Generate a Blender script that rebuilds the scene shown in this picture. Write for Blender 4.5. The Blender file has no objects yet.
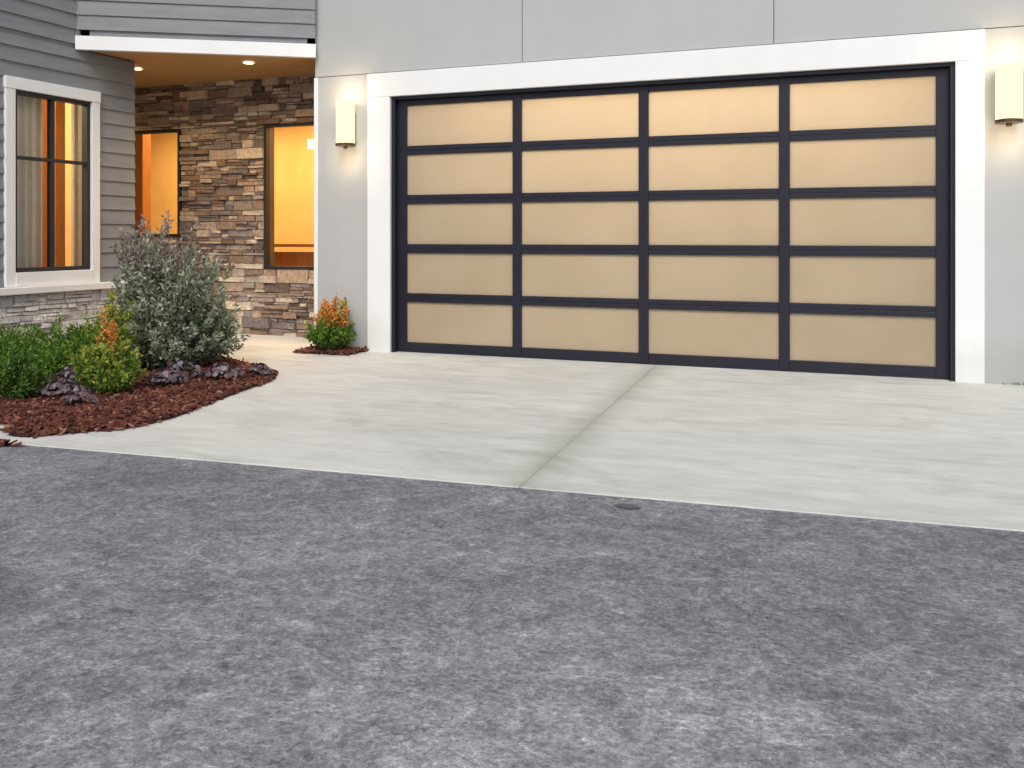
import bpy, bmesh, math, random
from mathutils import Vector, Matrix, noise
R = random.Random(7)
scene = bpy.context.scene

# ------------------------------------------------------------------ helpers
class MB:
    def __init__(s): s.v=[]; s.f=[]; s.m=[]
    def quad(s,pts,m=0):
        b=len(s.v); s.v+= [tuple(p) for p in pts]; s.f.append(tuple(range(b,b+len(pts)))); s.m.append(m)
    def box8(s,p,m=0):
        b=len(s.v); s.v+=[tuple(q) for q in p]
        for f in ((0,3,2,1),(4,5,6,7),(0,1,5,4),(1,2,6,5),(2,3,7,6),(3,0,4,7)):
            s.f.append(tuple(b+i for i in f)); s.m.append(m)
    def box(s,x0,x1,y0,y1,z0,z1,m=0):
        s.box8([(x0,y0,z0),(x1,y0,z0),(x1,y1,z0),(x0,y1,z0),(x0,y0,z1),(x1,y0,z1),(x1,y1,z1),(x0,y1,z1)],m)
    def obj(s,name,mats,parent=None,bevel=0,fix=True,smooth=False):
        me=bpy.data.meshes.new(name); me.from_pydata(s.v,[],s.f)
        for mt in mats: me.materials.append(mt)
        me.polygons.foreach_set("material_index",s.m)
        if smooth: me.polygons.foreach_set("use_smooth",[True]*len(s.f))
        me.update()
        if fix:
            bm=bmesh.new(); bm.from_mesh(me); bmesh.ops.recalc_face_normals(bm,faces=bm.faces); bm.to_mesh(me); bm.free()
        o=bpy.data.objects.new(name,me); scene.collection.objects.link(o)
        if parent: o.parent=parent
        if bevel:
            md=o.modifiers.new("bevel",'BEVEL'); md.width=bevel; md.segments=2; md.limit_method='ANGLE'
        return o
class Fr:
    """local wall frame: s along, n outward, z up"""
    def __init__(s,ox,oy,tx,ty,nx,ny):
        L=math.hypot(tx-ox,ty-oy); s.o=(ox,oy); s.d=((tx-ox)/L,(ty-oy)/L); s.n=(nx,ny); s.L=L
    def p(s,a,n,z): return (s.o[0]+s.d[0]*a+s.n[0]*n, s.o[1]+s.d[1]*a+s.n[1]*n, z)
    def box(s,mb,a0,a1,n0,n1,z0,z1,m=0):
        mb.box8([s.p(a0,n0,z0),s.p(a1,n0,z0),s.p(a1,n1,z0),s.p(a0,n1,z0),s.p(a0,n0,z1),s.p(a1,n0,z1),s.p(a1,n1,z1),s.p(a0,n1,z1)],m)
def empty(name,loc=(0,0,0)):
    e=bpy.data.objects.new(name,None); e.location=loc; scene.collection.objects.link(e); return e

def newmat(name):
    m=bpy.data.materials.new(name); m.use_nodes=True; nt=m.node_tree; nt.nodes.clear()
    out=nt.nodes.new('ShaderNodeOutputMaterial'); return m,nt,out
def N(nt,t,**k):
    n=nt.nodes.new(t)
    for a,b in k.items(): setattr(n,a,b)
    return n
def c4(c): return (c[0],c[1],c[2],1)
def ramp(nt,stops,interp='LINEAR'):
    r=nt.nodes.new('ShaderNodeValToRGB'); r.color_ramp.interpolation=interp
    e=r.color_ramp.elements
    e[0].position=stops[0][0]; e[0].color=c4(stops[0][1]); e[1].position=stops[-1][0]; e[1].color=c4(stops[-1][1])
    for p,c in stops[1:-1]:
        x=e.new(p); x.color=c4(c)
    return r
def nodes_noise(nt,tc,sc,de,st=(1,1,1),ro=.6,dist=0,rot=0):
    L=nt.links.new
    mp=N(nt,'ShaderNodeMapping'); mp.inputs['Scale'].default_value=st; mp.inputs['Rotation'].default_value=(0,0,rot); L(tc.outputs['Object'],mp.inputs[0])
    n=N(nt,'ShaderNodeTexNoise'); n.inputs['Scale'].default_value=sc; n.inputs['Detail'].default_value=de; n.inputs['Roughness'].default_value=ro; n.inputs['Distortion'].default_value=dist
    L(mp.outputs[0],n.inputs['Vector']); return n
def nmul(nt,x,y,f=1):
    k=N(nt,'ShaderNodeMix',data_type='RGBA',blend_type='MULTIPLY'); k.inputs[0].default_value=f; nt.links.new(x,k.inputs[6]); nt.links.new(y,k.inputs[7]); return k.outputs[2]
def nmath(nt,op,a,b=None):
    k=N(nt,'ShaderNodeMath',operation=op)
    for i,v in enumerate((a,b)):
        if v is None: continue
        if isinstance(v,(int,float)): k.inputs[i].default_value=v
        else: nt.links.new(v,k.inputs[i])
    return k.outputs[0]
def surf(name,c1,c2,scale=3,rough=.7,bump=.15,bscale=60,detail=6,stretch=(1,1,1),spec=.3,bdist=.01,grime=0):
    m,nt,out=newmat(name); L=nt.links.new
    tc=N(nt,'ShaderNodeTexCoord'); mp=N(nt,'ShaderNodeMapping'); mp.inputs['Scale'].default_value=stretch
    L(tc.outputs['Object'],mp.inputs['Vector'])
    no=N(nt,'ShaderNodeTexNoise'); no.inputs['Scale'].default_value=scale; no.inputs['Detail'].default_value=detail; no.inputs['Roughness'].default_value=.62
    L(mp.outputs[0],no.inputs['Vector'])
    rp=ramp(nt,[(.3,c1),(.7,c2)]); L(no.outputs['Fac'],rp.inputs['Fac'])
    b=N(nt,'ShaderNodeBsdfPrincipled'); b.inputs['Roughness'].default_value=rough; b.inputs['Specular IOR Level'].default_value=spec
    col=rp.outputs['Color']
    if grime:
        sp=N(nt,'ShaderNodeSeparateXYZ'); L(tc.outputs['Object'],sp.inputs[0])
        g1=nodes_noise(nt,tc,5,5); h=nmath(nt,'SUBTRACT',sp.outputs[2],nmath(nt,'MULTIPLY',g1.outputs[0],.35))
        rg=ramp(nt,[(0,(1-grime,1-grime,1-grime*1.15)),(.22,(1,1,1))]); L(h,rg.inputs[0]); col=nmul(nt,col,rg.outputs[0])
        g2=nodes_noise(nt,tc,3.2,4,(1.6,1.6,.22)); r2=ramp(nt,[(.3,(.975,.975,.97)),(.65,(1,1,1))]); L(g2.outputs[0],r2.inputs[0]); col=nmul(nt,col,r2.outputs[0])
    L(col,b.inputs['Base Color'])
    n2=N(nt,'ShaderNodeTexNoise'); n2.inputs['Scale'].default_value=bscale; n2.inputs['Detail'].default_value=4
    L(mp.outputs[0],n2.inputs['Vector'])
    bp=N(nt,'ShaderNodeBump'); bp.inputs['Strength'].default_value=bump; bp.inputs['Distance'].default_value=bdist
    L(n2.outputs['Fac'],bp.inputs['Height']); L(bp.outputs[0],b.inputs['Normal']); L(b.outputs[0],out.inputs[0])
    return m
def island(name,stops,rough=.8,bump=.4,bscale=35,trans=0,spec=.25,interp='LINEAR'):
    m,nt,out=newmat(name); L=nt.links.new
    g=N(nt,'ShaderNodeNewGeometry'); rp=ramp(nt,stops,interp); L(g.outputs['Random Per Island'],rp.inputs['Fac'])
    b=N(nt,'ShaderNodeBsdfPrincipled'); b.inputs['Roughness'].default_value=rough; b.inputs['Specular IOR Level'].default_value=spec
    tc=N(nt,'ShaderNodeTexCoord')
    n2=N(nt,'ShaderNodeTexNoise'); n2.inputs['Scale'].default_value=bscale; n2.inputs['Detail'].default_value=5; L(tc.outputs['Object'],n2.inputs['Vector'])
    mx=N(nt,'ShaderNodeMix',data_type='RGBA',blend_type='MULTIPLY'); mx.inputs[0].default_value=.7
    r2=ramp(nt,[(.3,(.55,.55,.55)),(.7,(1.25,1.25,1.25))]); L(n2.outputs['Fac'],r2.inputs['Fac'])
    L(rp.outputs[0],mx.inputs[6]); L(r2.outputs[0],mx.inputs[7]); L(mx.outputs[2],b.inputs['Base Color'])
    if bump:
        bp=N(nt,'ShaderNodeBump'); bp.inputs['Strength'].default_value=bump; bp.inputs['Distance'].default_value=.01
        L(n2.outputs['Fac'],bp.inputs['Height']); L(bp.outputs[0],b.inputs['Normal'])
    if trans:
        t=N(nt,'ShaderNodeBsdfTranslucent'); L(mx.outputs[2],t.inputs[0]); ms=N(nt,'ShaderNodeMixShader'); ms.inputs[0].default_value=trans
        L(b.outputs[0],ms.inputs[1]); L(t.outputs[0],ms.inputs[2]); L(ms.outputs[0],out.inputs[0])
    else: L(b.outputs[0],out.inputs[0])
    return m
def emit(name,c,s):
    m,nt,out=newmat(name); e=N(nt,'ShaderNodeEmission'); e.inputs[0].default_value=c4(c); e.inputs[1].default_value=s
    nt.links.new(e.outputs[0],out.inputs[0]); return m

# ------------------------------------------------------------------ materials
M={}
M['panel']=surf('fibre_cement',(.415,.42,.42),(.45,.455,.453),scale=.9,rough=.75,bump=.06,bscale=110,detail=4,grime=.12)
M['white']=surf('white_paint',(.75,.755,.76),(.79,.795,.80),scale=2,rough=.5,bump=.03,bscale=40,grime=.10)
M['siding']=surf('grey_siding',(.185,.195,.207),(.235,.245,.258),scale=2.2,rough=.6,bump=.15,bscale=45,stretch=(1,1,6))
M['backing']=surf('backing',(.16,.16,.16),(.20,.20,.20))
M['core']=surf('stone_mortar',(.10,.09,.085),(.15,.14,.13),bump=.5)
M['alum']=surf('door_aluminium',(.009,.009,.018),(.013,.012,.025),scale=8,rough=.42,bump=.02,spec=.4)
M['wframe']=surf('window_frame',(.02,.02,.022),(.03,.03,.032),rough=.4,bump=.02)
M['roof']=surf('roofing',(.05,.05,.05),(.08,.08,.08))
M['ceilwood']=surf('soffit_cedar',(.42,.24,.10),(.55,.33,.15),scale=5,rough=.45,stretch=(14,1,1),bump=.1)
M['warmwall']=surf('warm_plaster',(.66,.48,.22),(.74,.55,.26),rough=.8)
M['wood']=surf('interior_wood',(.30,.12,.03),(.42,.18,.05),scale=6,stretch=(8,8,1),rough=.5)
M['curtain']=surf('curtain_fabric',(.72,.67,.56),(.82,.77,.66),scale=12,rough=.9)
M['bronze']=surf('bronze',(.05,.035,.025),(.09,.06,.04),rough=.4)
M['joint']=surf('joint_filler',(.30,.30,.28),(.40,.40,.38))
M['soil']=surf('mulch_soil',(.025,.011,.009),(.07,.026,.020),scale=30,rough=.95,bump=1,bscale=50,bdist=.03)
M['grassg']=surf('lawn',(.04,.08,.02),(.07,.12,.03),scale=8,rough=.9,bump=.6)
M['stoneA']=island('porch_ledgestone',[(0,(.12,.09,.08)),(.18,(.30,.20,.14)),(.36,(.18,.155,.16)),(.52,(.45,.33,.23)),(.66,(.25,.21,.20)),(.82,(.50,.41,.32)),(1,(.66,.55,.43))],rough=.85,bump=.9,bscale=26)
M['stoneB']=island('base_ledgestone',[(0,(.42,.42,.43)),(.3,(.64,.63,.62)),(.6,(.52,.52,.54)),(.8,(.72,.71,.69)),(1,(.78,.77,.75))],rough=.85,bump=.7,bscale=28)

SA,SBx=2.56,-.078   # control joint: x = SA + SBx*y
def concrete():
    m,nt,out=newmat('broomed_concrete'); L=nt.links.new
    tc=N(nt,'ShaderNodeTexCoord')
    a=nodes_noise(nt,tc,.9,7,(.6,1.3,1),.65,.6); ra=ramp(nt,[(.25,(.50,.50,.475)),(.5,(.60,.60,.57)),(.75,(.66,.66,.63))]); L(a.outputs[0],ra.inputs[0])
    b=nodes_noise(nt,tc,6,8,(.45,1.4,1),.7,.4); rb=ramp(nt,[(.3,(.84,.84,.84)),(.65,(1.06,1.06,1.06))]); L(b.outputs[0],rb.inputs[0])
    o=nmul(nt,ra.outputs[0],rb.outputs[0])
    c=nodes_noise(nt,tc,150,3,ro=.7); rc=ramp(nt,[(.3,(.86,.86,.86)),(.7,(1.08,1.08,1.08))]); L(c.outputs[0],rc.inputs[0])
    o=nmul(nt,o,rc.outputs[0])
    sp=N(nt,'ShaderNodeSeparateXYZ'); L(tc.outputs['Object'],sp.inputs[0])
    dd=nmath(nt,'ABSOLUTE',nmath(nt,'SUBTRACT',nmath(nt,'SUBTRACT',sp.outputs[0],SA),nmath(nt,'MULTIPLY',sp.outputs[1],SBx)))
    e=nodes_noise(nt,tc,3.2,5,ro=.6); dn=nmath(nt,'DIVIDE',dd,nmath(nt,'ADD',nmath(nt,'MULTIPLY',e.outputs[0],.40),.001))
    rd=ramp(nt,[(0,(.72,.73,.70)),(.4,(.86,.865,.845)),(1,(1,1,1))]); L(dn,rd.inputs[0])
    o=nmul(nt,o,rd.outputs[0])
    f=nodes_noise(nt,tc,1.7,6,(.6,1.2,1),.7,.8); rf=ramp(nt,[(.32,(.74,.75,.71)),(.48,(1,1,1))]); L(f.outputs[0],rf.inputs[0])
    o=nmul(nt,o,rf.outputs[0],.7)
    p=N(nt,'ShaderNodeBsdfPrincipled'); p.inputs['Roughness'].default_value=.75; p.inputs['Specular IOR Level'].default_value=.25
    L(o,p.inputs['Base Color'])
    d=nodes_noise(nt,tc,90,4,(.15,1,1)); bp=N(nt,'ShaderNodeBump'); bp.inputs['Strength'].default_value=.25; bp.inputs['Distance'].default_value=.006
    L(d.outputs[0],bp.inputs['Height']); L(bp.outputs[0],p.inputs['Normal']); L(p.outputs[0],out.inputs[0]); return m
M['concrete']=concrete()
def asphalt():
    m,nt,out=newmat('sealed_asphalt'); L=nt.links.new
    tc=N(nt,'ShaderNodeTexCoord')
    a=nodes_noise(nt,tc,.65,6,ro=.6,dist=.5); ra=ramp(nt,[(.28,(.176,.175,.192)),(.5,(.232,.231,.250)),(.72,(.305,.304,.322))]); L(a.outputs[0],ra.inputs[0])
    b=nodes_noise(nt,tc,2.6,9,ro=.74,dist=1.6); rb=ramp(nt,[(.32,(.68,.68,.69)),(.5,(.98,.98,.98)),(.68,(1.32,1.32,1.31))]); L(b.outputs[0],rb.inputs[0])
    o=nmul(nt,ra.outputs[0],rb.outputs[0])
    c=nodes_noise(nt,tc,70,5,ro=.75); rc=ramp(nt,[(.32,(.50,.50,.50)),(.68,(1.48,1.48,1.48))]); L(c.outputs[0],rc.inputs[0])
    o=nmul(nt,o,rc.outputs[0])
    c2=nodes_noise(nt,tc,18,6,ro=.7); rc2=ramp(nt,[(.34,(.76,.76,.77)),(.66,(1.22,1.22,1.21))]); L(c2.outputs[0],rc2.inputs[0])
    o=nmul(nt,o,rc2.outputs[0])
    for sc,rot in ((2.2,.9),(3.6,-.6),(5.5,.2),(9,1.4)):
        e=nodes_noise(nt,tc,sc,3,(.7,1.2,1),.5,3.0,rot); re=ramp(nt,[(.475,(1,1,1)),(.495,(1.30,1.30,1.29)),(.515,(1,1,1))]); L(e.outputs[0],re.inputs[0])
        o=nmul(nt,o,re.outputs[0])
    e=nodes_noise(nt,tc,2.0,5,(1,1,1),.6,1.8,.4); re=ramp(nt,[(.490,(1,1,1)),(.5,(.74,.74,.75)),(.510,(1,1,1))]); L(e.outputs[0],re.inputs[0])
    o=nmul(nt,o,re.outputs[0])
    sp=N(nt,'ShaderNodeSeparateXYZ'); L(tc.outputs['Object'],sp.inputs[0])
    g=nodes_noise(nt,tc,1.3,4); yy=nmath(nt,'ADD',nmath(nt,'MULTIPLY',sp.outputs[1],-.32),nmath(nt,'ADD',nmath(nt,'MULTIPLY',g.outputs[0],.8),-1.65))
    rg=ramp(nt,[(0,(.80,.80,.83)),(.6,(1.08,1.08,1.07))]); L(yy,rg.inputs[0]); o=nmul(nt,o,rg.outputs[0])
    p=N(nt,'ShaderNodeBsdfPrincipled'); p.inputs['Roughness'].default_value=.8; p.inputs['Specular IOR Level'].default_value=.25
    L(o,p.inputs['Base Color'])
    bp=N(nt,'ShaderNodeBump'); bp.inputs['Strength'].default_value=.8; bp.inputs['Distance'].default_value=.008
    L(c.outputs[0],bp.inputs['Height'])
    bp2=N(nt,'ShaderNodeBump'); bp2.inputs['Strength'].default_value=.5; bp2.inputs['Distance'].default_value=.03
    L(b.outputs[0],bp2.inputs['Height']); L(bp.outputs[0],bp2.inputs['Normal'])
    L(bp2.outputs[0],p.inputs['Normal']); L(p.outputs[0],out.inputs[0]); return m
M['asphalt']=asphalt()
def frosted():
    m,nt,out=newmat('frosted_glass'); L=nt.links.new
    tc=N(nt,'ShaderNodeTexCoord'); n=nodes_noise(nt,tc,1.6,3)
    rp=ramp(nt,[(.3,(.43,.365,.27)),(.7,(.50,.43,.325))]); L(n.outputs[0],rp.inputs[0])
    f=nodes_noise(nt,tc,60,3,(1,1,2.5)); rf=ramp(nt,[(.3,(.91,.91,.91)),(.7,(1.06,1.06,1.06))]); L(f.outputs[0],rf.inputs[0])
    o=nmul(nt,rp.outputs[0],rf.outputs[0])
    p=N(nt,'ShaderNodeBsdfPrincipled'); p.inputs['Roughness'].default_value=.25; p.inputs['Specular IOR Level'].default_value=.5; L(o,p.inputs['Base Color'])
    t=N(nt,'ShaderNodeBsdfTranslucent'); t.inputs[0].default_value=(.9,.82,.70,1)
    ms=N(nt,'ShaderNodeMixShader'); ms.inputs[0].default_value=.42; L(p.outputs[0],ms.inputs[1]); L(t.outputs[0],ms.inputs[2]); L(ms.outputs[0],out.inputs[0]); return m
M['frost']=frosted()
def glass():
    m,nt,out=newmat('clear_glass'); L=nt.links.new
    f=N(nt,'ShaderNodeFresnel'); f.inputs[0].default_value=1.5
    t=N(nt,'ShaderNodeBsdfTransparent'); g=N(nt,'ShaderNodeBsdfGlossy'); g.inputs['Roughness'].default_value=.02
    ms=N(nt,'ShaderNodeMixShader'); L(f.outputs[0],ms.inputs[0]); L(t.outputs[0],ms.inputs[1]); L(g.outputs[0],ms.inputs[2]); L(ms.outputs[0],out.inputs[0]); return m
M['glass']=glass()

# ------------------------------------------------------------------ ground
mb=MB(); mb.quad([(-400,-400,-.03),(400,-400,-.03),(400,400,-.03),(-400,400,-.03)]); mb.obj('ground',[M['grassg']],fix=False)
def ey(x): return -4.23+.065*x
mb=MB(); mb.quad([(-40,-60,-.006),(40,-60,-.006),(40,ey(40),-.006),(-40,ey(-40),-.006)]); mb.obj('asphalt_road',[M['asphalt']],fix=False)
mb=MB()
def slab4(p):
    mb.box8([(x,y,-.1) for x,y in p]+[(x,y,0) for x,y in p])
g=.0035
xb=SA+SBx*(-4.05)
slab4([(-2.9,ey(-2.9)),(xb-g,ey(xb)),(SA-g,0),(-2.9,0)])
slab4([(xb+g,ey(xb)),(8.2,ey(8.2)),(8.2,0),(SA+g,0)])
slab4([(-6,.01),(-.86,.01),(-.86,1.0),(-6,1.0)])
slab4([(0,.005),(4.88,.005),(4.88,.3),(0,.3)])
d=mb.obj('concrete_driveway',[M['concrete']],bevel=.004)
mb=MB(); mb.quad([(xb-.02,-4.04,-.004),(xb+.02,-4.04,-.004),(SA+.02,-.02,-.004),(SA-.02,-.02,-.004)]); mb.obj('joint',[M['joint']],parent=d,fix=False)

# ------------------------------------------------------------------ house
H=empty('modern_house')
OW,OH=4.88,2.44
mb=MB()
mb.box(-.845,-.03,0,.15,-.1,6); mb.box(OW+.03,9,0,.15,-.1,6); mb.box(-.03,OW+.03,0,.15,OH+.03,6)
mb.box(-.845,-.70,.15,7,-.1,6); mb.box(8.85,9,.15,7,-.1,6); mb.box(-.70,8.85,6.85,7,-.1,6); mb.box(-.70,8.85,.15,6.85,2.95,3.05)
mb.obj('garage_walls',[M['backing']],H)
TH=.228
mb=MB(); g=.0035; zj=OH+TH+.008
xs=[-.853,1.34,3.54,5.74,7.94,9.02]
for i in range(5):
    a=xs[i]+(g if i else 0); b=xs[i+1]-g
    mb.box(a,b,-.014,-.001,zj+g,5.1-g); mb.box(a,b,-.014,-.001,5.1+g,6)
mb.box(-.815,-.24,-.014,-.001,0,zj-g); mb.box(5.07,5.74-g,-.014,-.001,0,zj-g); mb.box(5.74+g,7.94-g,-.014,-.001,0,zj-g); mb.box(7.94+g,9.02,-.014,-.001,0,zj-g)
mb.box(-.858,-.846,.0,.85,0,5.98)
mb.obj('wall_panels',[M['panel']],H,bevel=.002)
mb=MB()
mb.box(-.862,-.818,-.022,-.0005,0,zj-.003)
mb.obj('corner_board',[M['white']],H,bevel=.002)
mb=MB()
mb.box(-.245,0,-.045,-.0005,-.02,OH); mb.box(OW,OW+.20,-.045,-.0005,-.02,OH); mb.box(-.245,OW+.20,-.048,-.0005,OH,OH+TH)
mb.obj('door_trim',[M['white']],H,bevel=.004)
mb=MB(); yf=.05
mb.box(-.03,.035,-.012,.13,0,OH); mb.box(OW-.035,OW+.03,-.012,.13,0,OH); mb.box(.035,OW-.035,-.010,.13,OH-.03,OH+.03)
x0,x1=.035,OW-.035
sw=.095; dw=.085
pw=(x1-x0-2*sw-3*dw)/4; ph=(2.41-.095-.055-4*.085)/5
panes=MB(); 
zs=[]; z=.095
for r in range(5): zs.append(z); z+=ph+.085
xsn=[x0+sw+i*(pw+dw) for i in range(4)]
mb.box(x0,x0+sw,yf,yf+.045,.01,2.41); mb.box(x1-sw,x1,yf,yf+.045,.01,2.41)
for i in range(3): mb.box(xsn[i]+pw,xsn[i]+pw+dw,yf-.003,yf+.045,.01,2.41)
for i in range(4):
    a,b=xsn[i],xsn[i]+pw
    mb.box(a,b,yf+.002,yf+.043,.01,.095); mb.box(a,b,yf+.002,yf+.043,zs[4]+ph,2.41)
    for r in range(4):
        zt=zs[r]+ph
        mb.box(a,b,yf+.002,yf+.043,zt,zt+.0415); mb.box(a,b,yf+.002,yf+.043,zt+.0435,zt+.085)
    for r in range(5):
        panes.box(a-.004,b+.004,yf+.022,yf+.030,zs[r]-.004,zs[r]+ph+.004)
mb.box(x0,x1,yf+.004,yf+.04,-.0,.0095)
mb.obj('garage_door_frame',[M['alum']],H,bevel=.003)
panes.obj('garage_door_panes',[M['frost']],H)
mb=MB(); mb.box(-.7,8.85,.31,6.85,-.1,0); mb.obj('garage_floor',[M['joint']],H)

def siding(mb,fr,z0,z1,holes=(),s0=0,s1=None,ph=.14,zb=.67):
    s1=fr.L if s1 is None else s1
    k=int(round((z0-zb)/ph)); z=zb+k*ph
    while z<z1-.01:
        za=max(z,z0); zt=min(z+ph+.012,z1+.0)
        segs=[(s0,s1)]
        for (a,b,c,dd) in holes:
            if zt-.012>c and za<dd:
                ns=[]
                for (p,q) in segs:
                    if b<=p or a>=q: ns.append((p,q))
                    else:
                        if a>p: ns.append((p,a))
                        if b<q: ns.append((b,q))
                segs=ns
        for p,q in segs:
            mb.box8([fr.p(p,0,za),fr.p(q,0,za),fr.p(q,.024,za),fr.p(p,.024,za),fr.p(p,0,zt),fr.p(q,0,zt),fr.p(q,.007,zt),fr.p(p,.007,zt)])
        z+=ph
W=Fr(-2.69,-4.0,-2.69,-.5,1,0)
sd=MB()
wa,wb=1.98+.0,3.02
hole=[(wa+.02,wb-.02,.5,2.47)]
siding(sd,W,.67,2.87,hole)
siding(sd,W,2.87,6,s1=2.78)
C=Fr(-2.67,-1.22,-.86,-.09,0,0)
nx,ny=C.d[1],-C.d[0]; C.n=(nx,ny)
siding(sd,C,2.99,6,s0=-.01,s1=C.L+.05)
WS=Fr(-7,-4.0,-2.69,-4.0,0,-1)
siding(sd,WS,.67,6)
sd.obj('lap_siding',[M['siding']],H)
mb=MB()
W.box(mb,0,wa+.08,-.15,0,-.1,6); W.box(mb,wb-.08,3.5,-.15,0,-.1,2.87); W.box(mb,wb-.08,2.78,-.15,0,2.87,6)
W.box(mb,wa+.08,wb-.08,-.15,0,-.1,.78); W.box(mb,wa+.08,wb-.08,-.15,0,2.40,6)
C.box(mb,.1,C.L-.03,-.15,0,2.99,6)
mb.box(-7,-2.84,-4.0,-3.85,-.1,6); mb.box(-7,-2.84,-.65,-.5,-.1,2.86); mb.box(-7.15,-7,-4,.85,-.1,6)
mb.obj('wing_walls',[M['siding']],H)
mb=MB()
W.box(mb,2.76,2.80,.0,.028,2.99,6)
mb.obj('corner_bead',[M['siding']],H)
mb=MB()
C.box(mb,-.02,C.L+.055,-.02,.035,2.86,2.99)
mb.obj('soffit_fascia',[M['white']],H,bevel=.003)
mb=MB()
pts=[(-2.66,-1.20),(-.862,-.075),(-.862,.86),(-7,.86),(-7,-.5),(-2.66,-.5)]
mb.quad([(x,y,2.875) for x,y in pts]); mb.quad([(x,y,2.98) for x,y in pts])
mb.obj('porch_ceiling',[M['ceilwood']],H,fix=False)
def stones(mb,fr,s0,s1,z0,z1,holes=(),dmin=.02,dmax=.055,hmin=.03,hmax=.082,lmin=.09,lmax=.42):
    """coursed bands; inside a band the stones vary between one thick and two or three thin ones of unequal height"""
    cuts={z0,z1}
    for h in holes: cuts.add(h[2]); cuts.add(h[3])
    cuts=sorted(c for c in cuts if z0<=c<=z1)
    for ci in range(len(cuts)-1):
        z=cuts[ci]; top=cuts[ci+1]
        while z<top-.001:
            h=R.uniform(hmin,hmax)
            if top-(z+h)<hmin: h=top-z
            segs=[(s0,s1)]; zm=z+h/2
            for a,b,c,dd in holes:
                if c<zm<dd:
                    ns=[]
                    for p,q in segs:
                        if b<=p or a>=q: ns.append((p,q))
                        else:
                            if a>p: ns.append((p,a))
                            if b<q: ns.append((b,q))
                    segs=ns
            for p,q in segs:
                s=p
                while s<q-.001:
                    l=R.uniform(lmin,lmax)*(.55+h*4)
                    if q-(s+l)<lmin*.7: l=q-s
                    rr=R.random()
                    if h<.055 or rr<.38: parts=[(z,z+h)]
                    elif rr<.82 or h<.09: k=R.uniform(.3,.7); parts=[(z,z+h*k),(z+h*k,z+h)]
                    else: k=R.uniform(.22,.4); k2=R.uniform(.58,.78); parts=[(z,z+h*k),(z+h*k,z+h*k2),(z+h*k2,z+h)]
                    for (a,b) in parts:
                        sub=[(s,s+l)]
                        if len(parts)>1 and l>.2 and R.random()<.45: mm=s+l*R.uniform(.35,.65); sub=[(s,mm),(mm,s+l)]
                        for (sa,sb_) in sub:
                            d=R.uniform(dmin,dmax); g=.0015; j=lambda: R.uniform(-.008,.008); i=.005; jj=.5 if b-a>.03 else .3
                            mb.box8([fr.p(sa+g,0,a+g),fr.p(sb_-g,0,a+g),fr.p(sb_-g-i+j(),d+j(),a+g+i*.4+j()*jj),fr.p(sa+g+i+j(),d+j(),a+g+i*.4+j()*jj),
                                     fr.p(sa+g,0,b-g),fr.p(sb_-g,0,b-g),fr.p(sb_-g-i+j(),d+j(),b-g-i*.4+j()*jj),fr.p(sa+g+i+j(),d+j(),b-g-i*.4+j()*jj)])
                    s+=l
            z+=h
P=Fr(-6.9,.88,-.86,.88,0,-1)
def sx(x): return x+6.9
holesP=[(sx(-4.25),sx(-3.27),1.10,2.36),(sx(-2.09),sx(-1.0),.74,2.36)]
mb=MB(); stones(mb,P,0,P.L,0,2.88,holesP,hmin=.05,hmax=.13,dmax=.07); mb.obj('porch_stone_wall',[M['stoneA']],H)
mb=MB()
segx=[(0,holesP[0][0]),(holesP[0][1],holesP[1][0]),(holesP[1][1],P.L)]
for a,b in segx: P.box(mb,a,b,-.15,0,-.1,2.95)
for h in holesP: P.box(mb,h[0],h[1],-.15,0,-.1,h[2]); P.box(mb,h[0],h[1],-.15,0,h[3],2.95)
mb.obj('porch_wall_core',[M['core']],H)
mb=MB(); stones(mb,W,-.03,3.52,0,.60,dmin=.03,dmax=.055,hmin=.045,hmax=.10); stones(mb,WS,0,WS.L,0,.6,dmin=.03,dmax=.055,hmin=.045,hmax=.10)
mb.obj('base_stone',[M['stoneB']],H)
mb=MB(); W.box(mb,-.1,3.54,0,.10,.60,.665); WS.box(mb,0,WS.L+.0,0.002,.10,.60,.663); mb.obj('stone_cap',[M['white']],H,bevel=.006)

def window(name,fr,a0,a1,z0,z1,vs=(),hs=(),n0=-.09,mat='wframe',fw=.045):
    mb=MB(); n1=n0+.07
    fr.box(mb,a0,a0+fw,n0,n1,z0,z1); fr.box(mb,a1-fw,a1,n0,n1,z0,z1)
    fr.box(mb,a0+fw,a1-fw,n0+.001,n1-.001,z0,z0+fw); fr.box(mb,a0+fw,a1-fw,n0+.001,n1-.001,z1-fw,z1)
    for v in vs: fr.box(mb,v-.017,v+.017,n0+.004,n1-.004,z0+fw,z1-fw)
    for h in hs: fr.box(mb,a0+fw,a1-fw,n0+.007,n1-.007,h-.015,h+.015)
    o=mb.obj(name,[M[mat]],H,bevel=.003)
    g=MB(); g.quad([fr.p(a0+fw,n0+.035,z0+fw),fr.p(a1-fw,n0+.035,z0+fw),fr.p(a1-fw,n0+.035,z1-fw),fr.p(a0+fw,n0+.035,z1-fw)])
    go=g.obj(name+'_glass',[M['glass']],H,fix=False)
window('wing_window',W,wa+.095,wb-.095,.79,2.39,vs=(2.50,),hs=(1.80,),n0=-.05,fw=.038)
mb=MB(); cz0,cz1=.667,2.495
W.box(mb,wa,wa+.095,-.02,.045,cz0,2.39); W.box(mb,wb-.095,wb,-.02,.045,cz0,2.39); W.box(mb,wa-.005,wb+.005,-.02,.05,2.39,cz1); W.box(mb,wa+.095,wb-.095,-.02,.052,cz0,.79)
mb.obj('window_casing',[M['white']],H,bevel=.003)
window('porch_window',P,holesP[0][0],holesP[0][1],1.10,2.36,n0=-.02,fw=.035)
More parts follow.
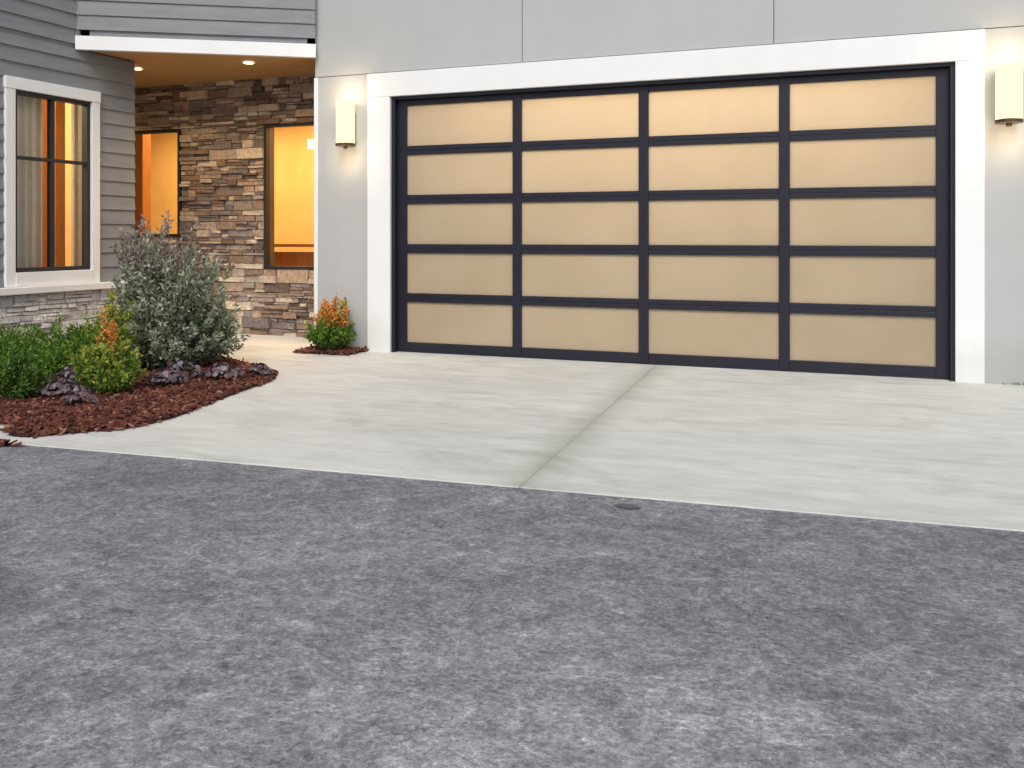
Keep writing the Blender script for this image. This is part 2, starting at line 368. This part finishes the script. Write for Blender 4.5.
window('entry_window',P,holesP[1][0],holesP[1][1],.74,2.36,n0=-.02,fw=.035)
mb=MB()
def room(mb,x0,x1,y0,y1,z0,z1):
    mb.quad([(x0,y1,z0),(x1,y1,z0),(x1,y1,z1),(x0,y1,z1)]); mb.quad([(x0,y0,z0),(x0,y1,z0),(x0,y1,z1),(x0,y0,z1)])
    mb.quad([(x1,y0,z0),(x1,y1,z0),(x1,y1,z1),(x1,y0,z1)]); mb.quad([(x0,y0,z0),(x1,y0,z0),(x1,y1,z0),(x0,y1,z0)],1); mb.quad([(x0,y0,z1),(x1,y0,z1),(x1,y1,z1),(x0,y1,z1)])
room(mb,-6.9,-.86,1.04,3.4,.02,2.8)
mb.quad([(-6.98,-3.84,.02),(-6.98,-.66,.02),(-6.98,-.66,2.8),(-6.98,-3.84,2.8)])
mb.quad([(-6.98,-.67,.02),(-2.85,-.67,.02),(-2.85,-.67,2.8),(-6.98,-.67,2.8)])
mb.quad([(-6.98,-3.84,.02),(-2.85,-3.84,.02),(-2.85,-3.84,2.8),(-6.98,-3.84,2.8)])
mb.quad([(-6.98,-3.84,2.8),(-2.85,-3.84,2.8),(-2.85,-.67,2.8),(-6.98,-.67,2.8)])
mb.quad([(-6.98,-3.84,.02),(-2.85,-3.84,.02),(-2.85,-.67,.02),(-6.98,-.67,.02)],1)
mb.obj('interior_rooms',[M['warmwall'],M['wood']],H,fix=False)
mb=MB()
mb.box(-3.4,-.95,2.2,2.55,.02,.90); mb.box(-3.5,-.9,2.15,2.6,.97,1.01)
mb.box(-4.6,-4.45,1.5,1.65,.02,2.8); 
mb.box(-3.30,-3.22,-.98,-.86,.02,2.8); mb.box(-4.6,-4.3,-.8,-.7,.02,2.8); mb.box(-3.75,-3.6,-.85,-.7,.02,2.8)
mb.obj('interior_joinery',[M['wood']],H,bevel=.004)
mb=MB()
def curtain(ya,yb,x,n=60,amp=.025):
    pr=None
    for i in range(n+1):
        t=i/n; y=ya+(yb-ya)*t; xx=x+amp*math.sin(t*n*.6)+.008*math.sin(t*13)
        if pr: mb.quad([(pr[0],pr[1],.05),(xx,y,.05),(xx,y,2.6),(pr[0],pr[1],2.6)])
        pr=(xx,y)
curtain(-2.0,-1.40,-2.91,70,.018); curtain(-1.06,-.88,-2.93,24,.018)
mb.obj('curtains',[M['curtain']],H,fix=False,smooth=True)
mb=MB(); mb.box(-2.9,-.95,2.9,2.98,2.30,2.42); mb.obj('linear_lamp',[emit('tube_glow',(1,.80,.46),7)],H)
mb=MB(); mb.box(-.95,9.15,-.12,7.1,6,6.2); mb.obj('garage_roof',[M['roof']],H)
mb=MB(); b=[(-7.3,-4.2),(-2.45,-4.2),(-2.45,-1.45),(-.96,-.5),(-.96,7),(-7.3,7)]
n=len(b); base=len(mb.v); mb.v+=[(x,y,6) for x,y in b]+[(x,y,6.2) for x,y in b]
mb.f.append(tuple(range(n))); mb.m.append(0); mb.f.append(tuple(range(n,2*n))); mb.m.append(0)
for i in range(n): mb.f.append((i,(i+1)%n,n+(i+1)%n,n+i)); mb.m.append(0)
mb.obj('wing_roof',[M['roof']],H)
mb=MB(); mb.box(-7.15,-7,.85,7,-.1,6); mb.box(-7,-.86,6.85,7,-.1,6); mb.box(-7,-.86,1.04,6.85,2.85,2.95); mb.obj('rear_walls',[M['siding']],H)

def lamp(name,kind,loc,energy,col,rot=(0,0,0),parent=H,**k):
    l=bpy.data.lights.new(name,kind); l.energy=energy; l.color=col
    for a,b in k.items(): setattr(l,a,b)
    o=bpy.data.objects.new(name,l); o.location=loc; o.rotation_euler=rot; scene.collection.objects.link(o); o.parent=parent; return o
WARM=(1,.68,.34)
lamp('entry_room_light','AREA',(-2.2,2.2,2.78),105,(1,.66,.28),shape='RECTANGLE',size=2.4,size_y=1.2)
lamp('porch_room_light','AREA',(-4.6,2.2,2.78),85,(1,.66,.28),shape='RECTANGLE',size=1.8,size_y=1.2)
lamp('wing_room_light','AREA',(-4.2,-2.0,2.78),160,(1,.74,.44),shape='RECTANGLE',size=2,size_y=2)
lamp('garage_ceiling_light','AREA',(2.7,1.2,2.88),225,(1,.77,.50),rot=(math.radians(-48),0,0),shape='RECTANGLE',size=4.4,size_y=.4)
mb=MB()
dl=[(-1.63,-.04),(-2.94,-.19),(-4.6,.2)]
ring=MB()
for x,y in dl:
    n=20
    mb.quad([(x+.05*math.cos(2*math.pi*i/n),y+.05*math.sin(2*math.pi*i/n),2.868) for i in range(n)])
    for i in range(n):
        a,b=2*math.pi*i/n,2*math.pi*(i+1)/n
        ring.quad([(x+.05*math.cos(a),y+.05*math.sin(a),2.866),(x+.05*math.cos(b),y+.05*math.sin(b),2.866),(x+.07*math.cos(b),y+.07*math.sin(b),2.870),(x+.07*math.cos(a),y+.07*math.sin(a),2.870)])
    lamp('porch_downlight_bulb','SPOT',(x,y,2.85),72,WARM,spot_size=math.radians(150),spot_blend=.8,shadow_soft_size=.05)
mb.obj('porch_downlights',[emit('downlight_glow',(1,.72,.38),14)],H,fix=False); ring.obj('downlight_rings',[M['white']],H,fix=False)

shade=emit('sconce_glow',(1,.80,.45),1.7)
shade2=emit('sconce_core',(1,.86,.6),6)
def sconce(x,z):
    e=empty('wall_sconce',(x,-.014,z))
    def cyl(mb,cx,cy,r,z0,z1,m=0,n=28,cap=True):
        b=len(mb.v)
        for z in (z0,z1):
            for i in range(n): mb.v.append((cx+r*math.cos(2*math.pi*i/n),cy+r*math.sin(2*math.pi*i/n),z))
        for i in range(n): mb.f.append((b+i,b+(i+1)%n,b+n+(i+1)%n,b+n+i)); mb.m.append(m)
        if cap: mb.f.append(tuple(range(b,b+n))); mb.m.append(m); mb.f.append(tuple(range(b+n,b+2*n))); mb.m.append(m)
    mb=MB(); mb.box(-.05,.05,-.02,0,-.22,.10); mb.box(-.03,.03,-.10,-.02,-.215,-.19); cyl(mb,0,-.10,.096,-.225,-.20); cyl(mb,0,-.10,.02,-.25,-.225)
    cyl(mb,0,-.10,.012,-.2,.16)
    mb.obj('bracket',[M['bronze']],e,bevel=.002)
    mb=MB(); cyl(mb,0,-.10,.09,-.198,.21,cap=False); mb.obj('glass_shade',[shade],e,smooth=True,fix=False)
    mb=MB(); cyl(mb,0,-.10,.03,.165,.20); mb.obj('bulb',[shade2],e)
    lamp('bulb_light_top','POINT',(0,-.17,.28),3.6,(1,.74,.42),parent=e,shadow_soft_size=.08)
    lamp('bulb_light_base','POINT',(0,-.18,-.34),2.6,(1,.74,.42),parent=e,shadow_soft_size=.08)
    return e
sconce(-.445,2.2); sconce(5.235,2.17)

# ------------------------------------------------------------------ planting
def rnd_unit():
    while True:
        v=Vector((R.uniform(-1,1),R.uniform(-1,1),R.uniform(-1,1)))
        if .05<v.length<1: return v.normalized()
def leaf(mb,p,d,l,w,m):
    d=d.normalized(); s=d.cross(rnd_unit())
    if s.length<.01: return
    s.normalize(); up=d.cross(s)
    a=p; b=p+d*l*.5+s*w*.5+up*w*.15; c=p+d*l; e=p+d*l*.5-s*w*.5+up*w*.15
    mb.quad([a,b,c,e],m)
def broad(mb,p,nrm,r,m,n=7):
    t=nrm.cross(rnd_unit()).normalized(); u=nrm.cross(t)
    pts=[]
    for i in range(n):
        a=2*math.pi*i/n; rr=r*R.uniform(.8,1.1)
        pts.append(p+t*math.cos(a)*rr+u*math.sin(a)*rr+nrm*R.uniform(-.15,.05)*r)
    b=len(mb.v); mb.v.append(tuple(p+nrm*(.18*r))); mb.v+=[tuple(q) for q in pts]
    for i in range(n): mb.f.append((b,b+1+i,b+1+(i+1)%n)); mb.m.append(m)
def tube(mb,p0,p1,r0,r1,m):
    d=(p1-p0).normalized(); s=d.cross(Vector((.3,.2,1))).normalized() if abs(d.z)<.99 else Vector((1,0,0)); u=d.cross(s)
    b=len(mb.v)
    for (p,r) in ((p0,r0),(p1,r1)):
        for i in range(4):
            a=math.pi/2*i; mb.v.append(tuple(p+s*math.cos(a)*r+u*math.sin(a)*r))
    for i in range(4): mb.f.append((b+i,b+(i+1)%4,b+4+(i+1)%4,b+4+i)); mb.m.append(m)
def stems(mb,base,rx,hz,n,per,ll,lw,bm,tm,lean=(0,0),maxtilt=78,start=.2,tipfrac=.78,spread=.9,zmin=.15,sm=0):
    for _ in range(n):
        az=R.uniform(0,2*math.pi); ti=math.radians(maxtilt)*math.sqrt(R.random())
        k=R.uniform(.62,1.08)*(1+.22*noise.noise(Vector((math.cos(az)*1.7+base.x*3,math.sin(az)*1.7,ti*2+base.y))))
        ex=Vector((math.sin(ti)*math.cos(az)*rx,math.sin(ti)*math.sin(az)*rx,math.cos(ti)*hz+zmin*hz*math.sin(ti)))*k
        ex+=Vector((lean[0],lean[1],0))*(ex.z/hz)
        p0=base+Vector((R.uniform(-1,1)*rx*.12,R.uniform(-1,1)*rx*.12,0)); S=7
        path=[p0]
        for i in range(1,S+1):
            t=i/S; q=p0+Vector((ex.x*t**.9,ex.y*t**.9,ex.z*t**1.15)); q+=rnd_unit()*.02*hz*t; path.append(q)
        for i in range(S): tube(mb,path[i],path[i+1],.006*(1-i/S)+.0015,.006*(1-(i+1)/S)+.0015,sm)
        for _l in range(per):
            t=start+(1-start)*R.random()**.75; f=t*S; i=min(int(f),S-1); q=path[i].lerp(path[i+1],f-i); dr=(path[i+1]-path[i]).normalized()
            d=(dr*.8+rnd_unit()*spread).normalized(); off=rnd_unit()*ll*.5
            leaf(mb,q+off,d,ll*R.uniform(.6,1.2),lw*R.uniform(.7,1.2),tm if t>tipfrac and R.random()<.8 else bm)
bark=surf('twig_bark',(.06,.04,.03),(.10,.07,.05))
silver=island('silver_foliage',[(0,(.07,.095,.05)),(.4,(.15,.19,.11)),(.75,(.24,.29,.18)),(1,(.37,.40,.29))],rough=.7,bump=0,trans=.3)
silver_tip=island('silver_tips',[(0,(.20,.24,.15)),(.6,(.34,.38,.28)),(1,(.54,.55,.45))],rough=.7,bump=0,trans=.3)
smoky=island('smoky_foliage',[(0,(.14,.12,.105)),(.5,(.28,.25,.22)),(1,(.48,.44,.39))],rough=.7,bump=0,trans=.3)
green=island('green_foliage',[(0,(.06,.13,.015)),(.5,(.14,.27,.035)),(1,(.28,.44,.07))],rough=.55,bump=0,trans=.35)
lime=island('lime_foliage',[(0,(.18,.24,.03)),(.5,(.38,.43,.07)),(1,(.62,.56,.15))],rough=.55,bump=0,trans=.35)
orange=island('orange_foliage',[(0,(.45,.15,.03)),(.5,(.72,.30,.06)),(1,(.85,.50,.14))],rough=.55,bump=0,trans=.35)
dkgreen=island('dark_green_foliage',[(0,(.03,.07,.015)),(.5,(.08,.16,.025)),(1,(.16,.27,.045))],rough=.5,bump=0,trans=.25)
purple=island('purple_leaf',[(0,(.06,.045,.055)),(.5,(.14,.11,.135)),(1,(.28,.25,.29))],rough=.5,bump=.3,trans=.15)
maroon=island('maroon_leaf',[(0,(.045,.02,.024)),(.5,(.10,.045,.05)),(1,(.17,.09,.09))],rough=.5,bump=.3,trans=.15)

V=Vector
mb=MB(); stems(mb,V((-1.08,-1.76,.02)),.55,.96,290,120,.046,.021,1,2,lean=(.0,0),maxtilt=86)
stems(mb,V((-1.18,-1.68,.05)),.42,1.20,100,105,.046,.020,3,3,lean=(-.20,0.05),maxtilt=54,start=.4)
mb.obj('silver_bush',[bark,silver,silver_tip,smoky],fix=False)
mb=MB(); 
for c in ((-1.75,-2.2,.40,.37),(-1.50,-2.35,.34,.37),(-1.95,-2.55,.36,.38),(-1.30,-2.30,.28,.36),(-1.62,-2.75,.3,.28),(-1.35,-2.62,.26,.27)):
    stems(mb,V((c[0],c[1],.02)),c[2],c[3],85,62,.040,.016,1,2,maxtilt=80,zmin=.3,tipfrac=.5)
mb.obj('green_groundcover',[bark,dkgreen,green],fix=False)
mb=MB(); stems(mb,V((-1.33,-2.02,.02)),.33,.58,90,80,.045,.02,1,2,maxtilt=72,start=.3,tipfrac=.6)
mb.obj('yellow_green_shrub',[bark,green,lime],fix=False)
mb=MB(); stems(mb,V((-.63,-2.90,.02)),.24,.40,115,82,.034,.015,1,2,maxtilt=82,tipfrac=.86)
stems(mb,V((-.67,-2.84,.05)),.11,.47,20,34,.034,.019,3,3,maxtilt=40,start=.78)
mb.obj('orange_tipped_shrub',[bark,green,lime,orange],fix=False)
mb=MB(); stems(mb,V((-.50,-.26,.02)),.24,.36,110,70,.034,.016,1,2,maxtilt=78,tipfrac=.75)
stems(mb,V((-.50,-.26,.05)),.21,.47,46,34,.034,.022,3,3,maxtilt=56,start=.74)
stems(mb,V((-.50,-.26,.05)),.23,.42,14,30,.032,.02,4,4,maxtilt=70,start=.74)
mb.obj('flowering_shrub',[bark,dkgreen,green,orange,lime],fix=False)
def heuchera(name,x,y,r,h,n):
    mb=MB()
    for i in range(n):
        a=R.uniform(0,2*math.pi); q=math.sqrt(R.random()); hh=h*(1-.65*q*q)*R.uniform(.6,1.1)
        p=V((x+math.cos(a)*q*r,y+math.sin(a)*q*r,.03+hh)); tube(mb,V((x,y,.01)),p,.002,.0015,0)
        nr=(V((math.cos(a)*q*.9,math.sin(a)*q*.9,.75))+rnd_unit()*.6).normalized()
        broad(mb,p,nr,R.uniform(.014,.030),1 if R.random()<.6 else 2)
    return mb.obj(name,[bark,purple,maroon],fix=False)
for x,y,r,h,n in ((-.84,-3.08,.20,.13,140),(-1.0,-2.80,.18,.15,120),(-.46,-3.30,.12,.08,60),(-.28,-2.12,.15,.11,90),(-.46,-2.50,.15,.11,90),(-.12,-1.88,.10,.08,60),(-1.15,-3.2,.17,.10,90),(-.62,-2.20,.16,.13,90)):
    heuchera('purple_heuchera',x,y,r,h,n)
mb=MB(); stems(mb,V((-1.0,-3.35,.02)),.2,.3,60,60,.04,.014,1,1,maxtilt=75); mb.obj('evergreen_shrub',[bark,dkgreen],fix=False)

def bez(pts,n=8):
    out=[]; m=len(pts)
    for i in range(m):
        p0,p1,p2,p3=pts[i-1],pts[i],pts[(i+1)%m],pts[(i+2)%m]
        if len(p1)>2: out.append(p1[:2]); continue
        for k in range(n):
            t=k/n
            out.append(tuple(.5*((2*p1[j])+(-p0[j]+p2[j])*t+(2*p0[j]-5*p1[j]+4*p2[j]-p3[j])*t*t+(-p0[j]+3*p1[j]-3*p2[j]+p3[j])*t**3) for j in (0,1)))
    return out
bedp=[(-2.66,-3.92,0),(-2.66,-.62,0),(-2.0,-.75,0)]+bez([(-2.0,-.75,0),(-1.3,-.98),(-.75,-1.25),(-.22,-1.58),(.0,-1.88),(.10,-2.3),(.23,-2.9),(.34,-3.3),(.35,-3.62),(.22,-3.84),(-.36,-3.89,0)])[1:]
def inside(x,y,poly):
    c=False; n=len(poly)
    for i in range(n):
        x1,y1=poly[i][:2]; x2,y2=poly[i-1][:2]
        if (y1>y)!=(y2>y) and x<(x2-x1)*(y-y1)/(y2-y1)+x1: c=not c
    return c
def bed(name,poly,nchips,hgt=.03,stray=.03):
    poly=[p[:2] for p in poly]
    bm=bmesh.new(); 
    vs=[bm.verts.new((x,y,.004)) for x,y in poly]
    f=bm.faces.new(vs); ex=bmesh.ops.extrude_face_region(bm,geom=[f]); 
    for v in ex['geom']:
        if isinstance(v,bmesh.types.BMVert): v.co.z=hgt*.5
    bmesh.ops.recalc_face_normals(bm,faces=bm.faces)
    me=bpy.data.meshes.new(name); bm.to_mesh(me); bm.free(); me.materials.append(M['soil'])
    o=bpy.data.objects.new(name,me); scene.collection.objects.link(o)
    mb=MB(); xs=[p[0] for p in poly]; ys=[p[1] for p in poly]; k=0
    while k<nchips:
        x,y=R.uniform(min(xs)-.02,max(xs)+.02),R.uniform(min(ys)-.02,max(ys)+.02)
        zoff=hgt*.5
        if not inside(x,y,poly):
            if not inside(x+R.uniform(-stray,stray),y+R.uniform(-stray,stray),poly): continue
            zoff=.006
        k+=1
        l=R.uniform(.012,.04); w=R.uniform(.005,.013); t=.004
        rot=Matrix.Rotation(R.uniform(0,6.28),3,'Z')@Matrix.Rotation(R.gauss(0,.35),3,'Y')@Matrix.Rotation(R.gauss(0,.3),3,'X')
        c=V((x,y,zoff+R.uniform(0,.014)))
        mb.box8([tuple(c+rot@V(q)) for q in ((-l,-w,-t),(l,-w*.7,-t),(l,w,-t),(-l,w*.8,-t),(-l,-w,t),(l,-w*.7,t),(l,w,t),(-l,w*.8,t))])
    mb.obj('bark_chips',[chip],o,fix=False)
    return o
chip=island('bark_chip',[(0,(.04,.014,.011)),(.4,(.095,.030,.021)),(.75,(.155,.050,.032)),(.92,(.21,.08,.05)),(1,(.30,.16,.11))],rough=.9,bump=0)
bed('mulch_bed',bedp,15500)
bed('mulch_bed',[(-.815,-.42),(-.25,-.40),(-.25,-.05),(-.815,-.03)],900)
bed('mulch_strip',[(-2.9,-4.55),(-.05,-4.33),(.17,-4.255),(-.05,-4.25),(-2.9,-4.25)],1500,hgt=.008,stray=.005)
mb=MB()
for i in range(500):
    x=R.uniform(5.2,8.9); y=R.uniform(-.09,-.03); leaf(mb,V((x,y,0)),V((R.uniform(-.5,.5),R.uniform(-.5,.5),1)),R.uniform(.012,.032),.006,0)
mb.obj('grass_strip',[dkgreen],fix=False)
def disc(name,x,y,z,rx,ry,mat):
    mb=MB(); mb.quad([(x+rx*math.cos(2*math.pi*i/24)*R.uniform(.7,1.2),y+ry*math.sin(2*math.pi*i/24)*R.uniform(.7,1.2),z) for i in range(24)]); return mb.obj(name,[mat],fix=False)
disc('oil_stain',3.396,-4.15,-.002,.055,.035,surf('oil_stain',(.07,.07,.075),(.13,.13,.14),scale=20))

# ------------------------------------------------------------------ light
w=bpy.data.worlds.new("World"); scene.world=w; w.use_nodes=True; nt=w.node_tree
bg=nt.nodes['Background']; sky=nt.nodes.new('ShaderNodeTexSky'); sky.sky_type='NISHITA'; sky.sun_disc=False
el,az=math.radians(44),math.radians(160)
sky.sun_elevation=el; sky.sun_rotation=az; sky.dust_density=3.0; sky.air_density=1.0
hs=nt.nodes.new('ShaderNodeHueSaturation'); hs.inputs['Saturation'].default_value=.38
nt.links.new(sky.outputs[0],hs.inputs['Color']); nt.links.new(hs.outputs[0],bg.inputs[0]); bg.inputs[1].default_value=.15
sl=bpy.data.lights.new('sun','SUN'); sl.energy=1.5; sl.angle=math.radians(25); sl.color=(1,.975,.945)
so=bpy.data.objects.new('sun',sl); scene.collection.objects.link(so)
sd_=V((math.sin(az)*math.cos(el),math.cos(az)*math.cos(el),math.sin(el)))
so.rotation_euler=(-sd_).to_track_quat('-Z','Y').to_euler()
so.location=(5,-15,15)

# ------------------------------------------------------------------ camera
cam=bpy.data.cameras.new('camera'); co=bpy.data.objects.new('camera',cam); scene.collection.objects.link(co)
co.location=(4.374,-7.910,1.11); co.rotation_euler=(math.radians(90),0,math.radians(21.64))
cam.sensor_width=36; cam.lens=937/1024*36; cam.shift_y=-148/1024; cam.clip_end=1500; cam.clip_start=.05
scene.camera=co
scene.view_settings.view_transform='Standard'; scene.view_settings.look='None'; scene.view_settings.exposure=0
